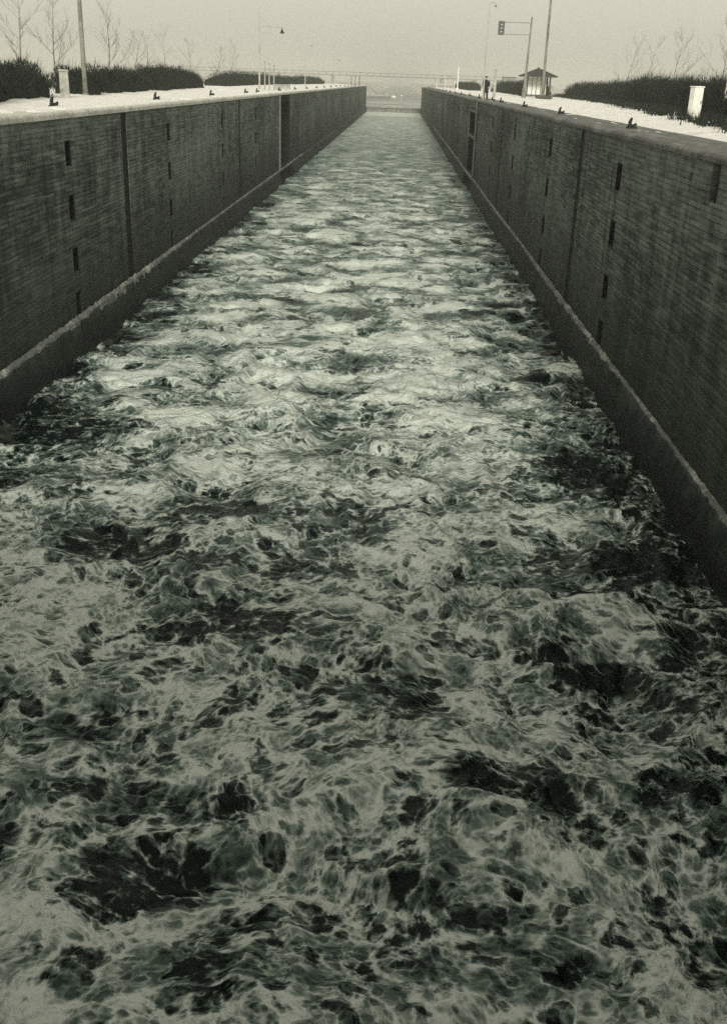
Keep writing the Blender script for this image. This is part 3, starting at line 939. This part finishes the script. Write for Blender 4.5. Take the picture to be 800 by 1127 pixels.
b = MB(); b.tube((0, 0, -.05), (0, 0, 1.9), .20, .09, 14); b.build('flared_foot', M_WHITE, pr, smooth=True)

# lamp mast on the left
r = empty('lamp_mast', (-13.1, 103.1, 0), label='slender lamp mast on the left quay with a lantern hung from its horizontal arm', cat='street lamp')
b = MB(); b.tube((0, 0, -.1), (.0, 0, 6.6), .09, .05, 12); b.build('mast', M_POLE2, r)
b = MB(); b.tube((0, 0, 5.42), (2.15, 0, 5.38), .045, .04, 8); b.tube((0, 0, 4.82), (1.2, 0, 4.82), .018, .018, 6); b.tube((.05, 0, 6.2), (1.0, 0, 5.4), .016, .016, 6); b.build('arm', M_POLE2, r)
b = MB(); b.tube((2.1, 0, 5.40), (2.1, 0, 5.18), .03, .03, 8); b.tube((2.1, 0, 5.18), (2.1, 0, 5.05), .08, .10, 12); b.tube((2.1, 0, 5.05), (2.1, 0, 4.90), .10, .24, 14); l = b.build('lantern_hood', M_IRON, r)
b = MB(); b.tube((2.1, 0, 4.90), (2.1, 0, 4.80), .19, .12, 14); b.build('lantern_glass', M_LENS, r)
# three white stakes and a low white parapet next to it
for i, (x, y) in enumerate(((-12.35, 101.0), (-12.1, 102.3), (-11.7, 102.6))):
    q = empty('white_stake', (x, y, 0), label='white upright stake beside the lamp mast, %s of three' % ('leftmost', 'middle one', 'rightmost')[i], cat='post', group='white stakes beside the lamp mast')
    b = MB(); b.tube((0, 0, -.1), (0, 0, 2.35-.12*i), .055, .045, 10); b.build('stake', M_GREYW, q)
    b = MB(); b.tube((0, 0, 2.35-.12*i), (0, 0, 2.42-.12*i), .06, .03, 10); b.build('stake_cap', M_IRON, q)
q = empty('low_parapet', (-11.7, 108.5, 0), label='low pale concrete parapet right of the white stakes', cat='wall')
b = MB(); b.box(-.6, .9, -.15, .15, -.05, .42); b.build('parapet_body', M_GREYW, q, bevel=.02)
b = MB(); b.box(-.65, .95, -.2, .2, .42, .52); b.build('parapet_cap', M_GREYW, q, bevel=.02)

def lamp_post(x, y, h, label, arm=0.8, mat=M_POLE2, group=None, r0=.07):
    r = empty('street_lamp', (x, y, 0), label=label, cat='street lamp', group=group)
    b = MB(); b.tube((0, 0, -.1), (0, 0, h), r0, r0*.55, 10); b.build('mast', mat, r)
    b = MB(); b.path([(0, 0, h-.02), (arm*.3, 0, h+.12), (arm, 0, h+.16)], [.025, .022, .02], 6); b.build('arm', mat, r)
    b = MB(); b.box(arm-.05, arm+.35, -.09, .09, h+.08, h+.2, .8); b.build('lamp_head', M_POLE, r, bevel=.02)
    return r
GL = 'distant lamp posts along the left quay'
lamp_post(-14.6, 170, 5.6, 'nearest of the faint distant lamp posts along the long hazy hedge on the left', group=GL)
lamp_post(-13.6, 226, 4.6, 'faint lamp post midway along the long hazy hedge on the left', group=GL)
lamp_post(-13.2, 290, 3.4, 'faint lamp post at the far end of the long hazy hedge on the left', group=GL)
for i, (x, y, h) in enumerate(((-11.4, 258, 1.9), (-11.2, 275, 2.0), (-11.3, 303, 2.2), (-11.4, 312, 2.2))):
    q = empty('marker_post', (x, y, 0), label='small grey post near the far end of the left quay, %s from the near side' % ORD[i], cat='post', group='small posts at the far left quay')
    b = MB(); b.tube((0, 0, -.1), (0, 0, h), .12, .10, 8); b.build('shaft', M_POLE, q); b = MB(); b.box(-.2, .2, -.1, .1, h, h+.25); b.build('plate', M_POLE, q)
# thin white pole with a hook beside the person, low post behind
r = empty('street_lamp', (6.75, 90.2, 0), label='very thin white lamp pole with hooked top left of the standing person', cat='street lamp')
b = MB(); b.tube((0, 0, -.6), (0, 0, 6.9), .065, .035, 10); b.build('mast', M_POLE2, r)
b = MB(); b.path([(0, 0, 6.88), (.1, 0, 7.1), (.38, 0, 7.12), (.5, 0, 6.95)], [.03, .025, .025, .03], 6); b.build('hook', M_POLE2, r)
b = MB(); b.tube((.5, 0, 6.95), (.5, 0, 6.8), .05, .12, 10); b.build('lamp_hood', M_POLE, r)
q = empty('wooden_post', (8.55, 101.0, 0), label='square grey post just right of the standing person', cat='post')
b = MB(); b.box(-.12, .12, -.12, .12, -.1, 2.35, .95); b.build('shaft', M_GREYW, q, bevel=.01)
b = MB(); b.box(-.14, .14, -.14, .14, 2.35, 2.42, .6); b.build('post_cap', M_POLE, q)
q = empty('thin_post', (12.3, 240, 0), label='thin white post among the far snow left of the standing person', cat='post')
b = MB(); b.tube((0, 0, -.1), (0, 0, 4.6), .13, .09, 10); b.build('shaft', M_WHITE, q); b = MB(); b.tube((0, 0, -.05), (0, 0, .4), .3, .22, 10); b.build('foot', M_WHITE, q)

# signal mast
r = empty('signal_mast', (12.1, 109, 0), label='signal mast with two horizontal arms carrying a dark light box over the quay', cat='traffic signal')
b = MB(); b.path([(0, 0, -.1), (.1, 0, 3.6), (.18, 0, 7.25)], [.16, .10, .07], 12); b.build('mast', M_POLE, r)
b = MB(); b.tube((0, 0, -.05), (0, 0, .9), .22, .17, 12); b.build('mast_foot', M_POLE, r)
b = MB(); b.tube((.16, 0, 6.72), (-2.35, 0, 6.70), .035, .03, 8); b.build('upper_arm', M_POLE, r)
b = MB(); b.tube((.16, 0, 5.68), (-2.35, 0, 5.66), .030, .026, 8); b.build('lower_arm', M_POLE, r)
b = MB(); b.box(-2.95, -2.37, -.16, .16, 5.60, 6.80); bx = b.build('light_box', M_SIGNAL, r, bevel=.02)
for z in (6.5, 6.2, 5.9):
    b = MB(); b.tube((-2.66, -.165, z), (-2.66, -.175, z), .095, .095, 14); b.build('lens', M_LENS, bx)
    b = MB()
    for k in range(8):
        a0, a1 = math.pi*k/8, math.pi*(k+1)/8
        b.prism([(-2.66+.11*math.cos(a0), z+.11*math.sin(a0)), (-2.66+.11*math.cos(a1), z+.11*math.sin(a1)), (-2.66+.125*math.cos(a1), z+.125*math.sin(a1)), (-2.66+.125*math.cos(a0), z+.125*math.sin(a0))], 'y', -.30, -.165)
    b.build('visor', M_SIGNAL, bx)

# open shelter
r = empty('open_shelter', (15.3, 125, 0), label='small open shelter with a dark pyramid roof and pale slatted back on the right', cat='shelter')
a = 1.25
for x in (-a, a):
    for y in (-a, a):
        b = MB(); b.box(x-.07, x+.07, y-.07, y+.07, -.05, 2.12); b.build('corner_post', M_ROOF, r)
b = MB(); b.box(-a+.08, a-.08, a-.03, a+.03, .1, 2.05); b.build('back_panel', M_WHITE, r)
for x in (-.7, -.25, .25, .7):
    b = MB(); b.box(x-.035, x+.035, -a-.03, -a+.03, .0, 2.1); b.build('front_slat', M_ROOF, r)
b = MB(); b.box(-a+.08, a-.08, -a-.04, -a+.02, .15, .30); b.build('low_rail', M_ROOF, r)
b = MB(); e = 1.95; z0, z1, ap = 2.12, 2.24, 3.05
for p, q_ in (((-e, -e), (e, -e)), ((e, -e), (e, e)), ((e, e), (-e, e)), ((-e, e), (-e, -e))):
    b.face([(*p, z1), (*q_, z1), (0, 0, ap)]); b.face([(*p, z0), (*q_, z0), (*q_, z1), (*p, z1)])
b.face([(-e, -e, z0), (e, -e, z0), (e, e, z0), (-e, e, z0)]); b.build('roof', M_ROOF, r)
b = MB(); b.tube((0, 0, ap-.06), (0, 0, ap+.14), .09, .03, 8); b.build('finial', M_ROOF, r)

# plank in the snow
q = empty('timber_baulk', (13.35, 103.2, 0), rz=.1, label='short dark timber baulk lying in the snow at the foot of the tall grey pole', cat='timber')
b = MB(); b.box(-.75, .75, -.15, .15, .08, .30); b.build('beam', M_BOARD, q, bevel=.02)
for x in (-.5, .5):
    b = MB(); b.box(x-.08, x+.08, -.2, .2, -.03, .08); b.build('bearer', M_BOARD, q)

# white cabinet on the right, pale post on the left
q = empty('white_cabinet', (12.88, 48.6, 0), rz=R(20), label='white metal control cabinet standing in the snow before the right hedge', cat='cabinet')
b = MB(); b.box(-.22, .22, -.18, .18, .06, 1.28); b.build('cabinet_body', M_WHITE, q, bevel=.012)
b = MB(); b.box(-.245, .245, -.21, .21, 1.28, 1.34); b.build('lid', M_WHITE, q, bevel=.012)
b = MB(); b.box(-.19, .19, -.205, -.183, .12, 1.22); dd = b.build('cabinet_door', M_WHITE, q, bevel=.006)
b = MB(); b.box(.12, .15, -.232, -.207, .62, .76); b.build('handle', M_IRON, dd)
b = MB(); b.box(-.26, .26, -.22, .22, -.05, .06); b.build('plinth', M_DARK, q)
q = empty('stone_post', (-14.0, 45.9, 0), rz=.25, label='pale concrete post with a cap in front of the tall bush on the left', cat='post')
b = MB(); b.box(-.19, .19, -.19, .19, -.05, 1.05, .94); b.build('post_body', M_GREYW, q, bevel=.015)
b = MB(); b.box(-.215, .215, -.215, .215, 1.05, 1.13, .9); b.build('post_cap', M_GREYW, q, bevel=.012)

# far pale shelter with gable
r = empty('gabled_shelter', (9.9, 243, 0), label='faint pale gabled frame shelter at the far end of the right quay', cat='shelter')
for x in (-2.1, -.2, 1.8):
    for y in (-1.2, 1.2):
        b = MB(); b.box(x-.13, x+.13, y-.13, y+.13, -.05, 1.9); b.build('frame_post', M_POLE2, r)
b = MB()
for s_ in (-1, 1):
    b.prism([(s_*0, 3.0), (s_*2.5, 1.9), (s_*2.5, 1.75), (s_*0, 2.85)], 'y', -1.5, 1.5)
b.build('gable_roof', M_GREYW, r)
b = MB(); b.box(-2, 1.7, -.06, .06, .9, 1.05); b.build('rail', M_POLE2, r)
r = empty('distant_building', (62, 640, 0), label='faint blocky building on the horizon left of the pyramid-roofed shelter', cat='building')
b = MB(); b.box(-3.4, 3.4, -4, 4, 0, 5.4); b.build('wall', M_POLE, r)
b = MB(); b.box(-3.7, 3.7, -4.3, 4.3, 5.4, 5.9); b.build('roof', M_ROOF, r)

# far bridge
r = empty('girder_bridge', (0, 820, 0), label='long low girder bridge crossing the haze on the horizon', cat='bridge')
b = MB(); b.box(-190, 110, -4, 4, 4.3, 5.0); b.build('deck', M_POLE, r)
for y in (-4.1, 4.1):
    b = MB()
    b.box(-190, 110, y-.2, y+.2, 6.6, 7.0)
    for k in range(60): x = -190+5*k; b.box(x-.12, x+.12, y-.15, y+.15, 5.0, 6.6)
    b.build('parapet_truss', M_POLE, r)
for x in range(-170, 110, 40):
    if -16 < x < 14: continue
    b = MB(); b.box(x-1.2, x+1.2, -3.5, 3.5, -.1, 4.3, .85); b.build('pier', M_POLE, r)

# moored barge, tender, marker beyond the gate
def hull(L, W, H, z):
    b = MB(); n = 14; rows = []
    for k in range(n+1):
        t = k/n; wv = W/2*min(1, (math.sin(math.pi*min(max(t, .02), .98)))**.35); rows.append((t*L-L/2, wv))
    for (a, wa), (c, wc) in zip(rows, rows[1:]):
        b.face([(a, -wa, H), (c, -wc, H), (c, wc, H), (a, wa, H)])
        for s_ in (-1, 1): b.face([(a, s_*wa, H), (c, s_*wc, H), (c, s_*wc*.8, z), (a, s_*wa*.8, z)])
    a, wa = rows[0]; b.face([(a, -wa, H), (a, wa, H), (a, wa*.8, z), (a, -wa*.8, z)])
    a, wa = rows[-1]; b.face([(a, -wa, H), (a, wa, H), (a, wa*.8, z), (a, -wa*.8, z)])
    return b
r = empty('barge', (-9.8, 520, -6.35), rz=.08, label='pale snow covered barge moored beyond the far gate, left side', cat='boat')
hull(11, 3.6, 1.2, -.3).build('hull', M_POLE, r)
b = MB(); b.box(-4.4, 2.2, -1.3, 1.3, 1.2, 1.7, .95); b.build('hatch_cover', M_GREYW, r)
b = MB(); b.box(2.6, 4.4, -1.1, 1.1, 1.2, 2.7, .95); b.build('wheelhouse', M_GREYW, r)
r = empty('tender', (-2.9, 520, -6.35), rz=-.1, label='small pale boat right of the barge beyond the far gate', cat='boat')
hull(3.6, 1.5, .9, -.2).build('hull', M_GREYW, r)
b = MB(); b.box(-.7, .9, -.45, .45, .9, 1.5, .9); b.build('cabin', M_WHITE, r)
r = empty('channel_marker', (.6, 430, -6.35), label='white upright channel marker in the canal beyond the far gate', cat='marker')
b = MB(); b.tube((0, 0, -.5), (0, 0, 2.6), .32, .24, 12); b.build('marker_column', M_GREYW, r)
b = MB(); b.tube((0, 0, 2.6), (0, 0, 3.0), .42, .1, 12); b.build('topmark', M_WHITE, r)

# ------------------------------------------------------------------ person on the right quay
def person(x, y, z, rz):
    me = bpy.data.meshes.new('person')
    J = {'pelvis': (0, 0, .92, .17), 'waist': (0, 0, 1.08, .16), 'chest': (0, -.01, 1.32, .18), 'neck': (0, -.01, 1.49, .065), 'headl': (0, -.03, 1.58, .085), 'headt': (0, -.03, 1.70, .085),
         'shl': (-.19, 0, 1.41, .075), 'ell': (-.27, .02, 1.14, .055), 'wrl': (-.17, -.16, .99, .04), 'hal': (-.11, -.20, .98, .04),
         'shr': (.19, 0, 1.41, .075), 'elr': (.28, .03, 1.14, .055), 'wrr': (.24, -.08, .92, .04), 'har': (.23, -.11, .84, .04),
         'hil': (-.10, 0, .84, .11), 'knl': (-.12, -.03, .48, .075), 'anl': (-.13, 0, .10, .05), 'tol': (-.15, -.17, .04, .045),
         'hir': (.10, 0, .84, .11), 'knr': (.13, -.01, .48, .075), 'anr': (.15, .02, .10, .05), 'tor': (.19, -.14, .04, .045)}
    Eg = [('pelvis', 'waist'), ('waist', 'chest'), ('chest', 'neck'), ('neck', 'headl'), ('headl', 'headt'), ('chest', 'shl'), ('shl', 'ell'), ('ell', 'wrl'), ('wrl', 'hal'),
          ('chest', 'shr'), ('shr', 'elr'), ('elr', 'wrr'), ('wrr', 'har'), ('pelvis', 'hil'), ('hil', 'knl'), ('knl', 'anl'), ('anl', 'tol'), ('pelvis', 'hir'), ('hir', 'knr'), ('knr', 'anr'), ('anr', 'tor')]
    K = list(J); me.from_pydata([J[k][:3] for k in K], [(K.index(a), K.index(b)) for a, b in Eg], [])
    o = bpy.data.objects.new('person', me); C.objects.link(o)
    md = o.modifiers.new('skin', 'SKIN'); md.use_smooth_shade = True
    for i, k in enumerate(K): me.skin_vertices[0].data[i].radius = (J[k][3],)*2
    me.skin_vertices[0].data[0].use_root = True
    o.modifiers.new('sub', 'SUBSURF').levels = 1
    o.modifiers['sub'].render_levels = 1
    me.materials.append(M_SKIN)
    dg = bpy.context.evaluated_depsgraph_get()
    me2 = bpy.data.meshes.new_from_object(o.evaluated_get(dg)); o.modifiers.clear(); o.data = me2
    # nose and ears as pulls on the head
    bm = bmesh.new(); bm.from_mesh(me2)
    for v in bm.verts:
        if abs(v.co.x) < .03 and v.co.y < -.09 and 1.58 < v.co.z < 1.66: v.co.y -= .02
        if v.co.z > 1.54 and abs(v.co.x) > .075 and abs(v.co.y+.03) < .03 and v.co.z < 1.68: v.co.x *= 1.12
    bm.to_mesh(me2); bm.free()
    o.location = (x, y, z); o.rotation_euler = (0, 0, rz)
    tag(o, 'person in a dark knee-length coat and cap standing on the right quay', 'person')
    def ring(prof, nm, mat, off=(0, 0)):
        b = MB(); n = 16
        rows = [[(off[0]+rx*math.cos(2*math.pi*k/n), off[1]+ry*math.sin(2*math.pi*k/n), zz) for k in range(n)] for zz, rx, ry in prof]
        for A, B_ in zip(rows, rows[1:]):
            for k in range(n): b.face([A[k], A[(k+1) % n], B_[(k+1) % n], B_[k]])
        b.face(rows[0][::-1]); b.face(rows[-1]); return b.build(nm, mat, o, smooth=True)
    ring([(.50, .25, .20), (.62, .245, .195), (.95, .215, .18), (1.08, .20, .165), (1.3, .235, .185), (1.42, .20, .15), (1.50, .09, .085)], 'coat', M_COAT)
    for sx, nm in ((-1, 'l'), (1, 'r')):
        b = MB(); a, e_, w_ = (J['sh'+nm], J['el'+nm], J['wr'+nm])
        b.path([a[:3], e_[:3], w_[:3]], [.095, .072, .058], 12); b.build('sleeve', M_COAT, o, smooth=True)
        b = MB(); b.path([J['hi'+nm][:3], J['kn'+nm][:3], (J['an'+nm][0], J['an'+nm][1], .09)], [.12, .09, .075], 12); b.build('trouser_leg', M_COAT, o, smooth=True)
        t = J['to'+nm]; an = J['an'+nm]; b = MB(); b.path([(an[0], an[1]+.05, .05), (t[0], t[1], .045), (t[0]*1.03, t[1]-.04, .04)], [.062, .058, .035], 10); b.build('shoe', M_DARK, o, smooth=True)
    ring([(1.655, .095, .11), (1.69, .115, .135), (1.73, .12, .14), (1.755, .08, .10)], 'cap', M_COAT, (0, -.03))
person(7.02, 91.4, .02, R(-25))

# ------------------------------------------------------------------ haze
b = MB(); b.box(-1450, 1450, -95, 2560, -11.0, 34.0)
hz = NT('thin_winter_haze')
hz.t.nodes.remove(hz.b)
pv = hz.n('VolumePrincipled')
pv.inputs['Color'].default_value = (.88, .88, .82, 1)
pv.inputs['Density'].default_value = 0.00058
pv.inputs['Anisotropy'].default_value = 0.2
hz.put(hz.out.inputs['Volume'], pv.outputs[0])
h_ = b.build('haze', hz.m)
tag(h_, 'thin pale winter haze over the whole lock', 'haze', kind='stuff')
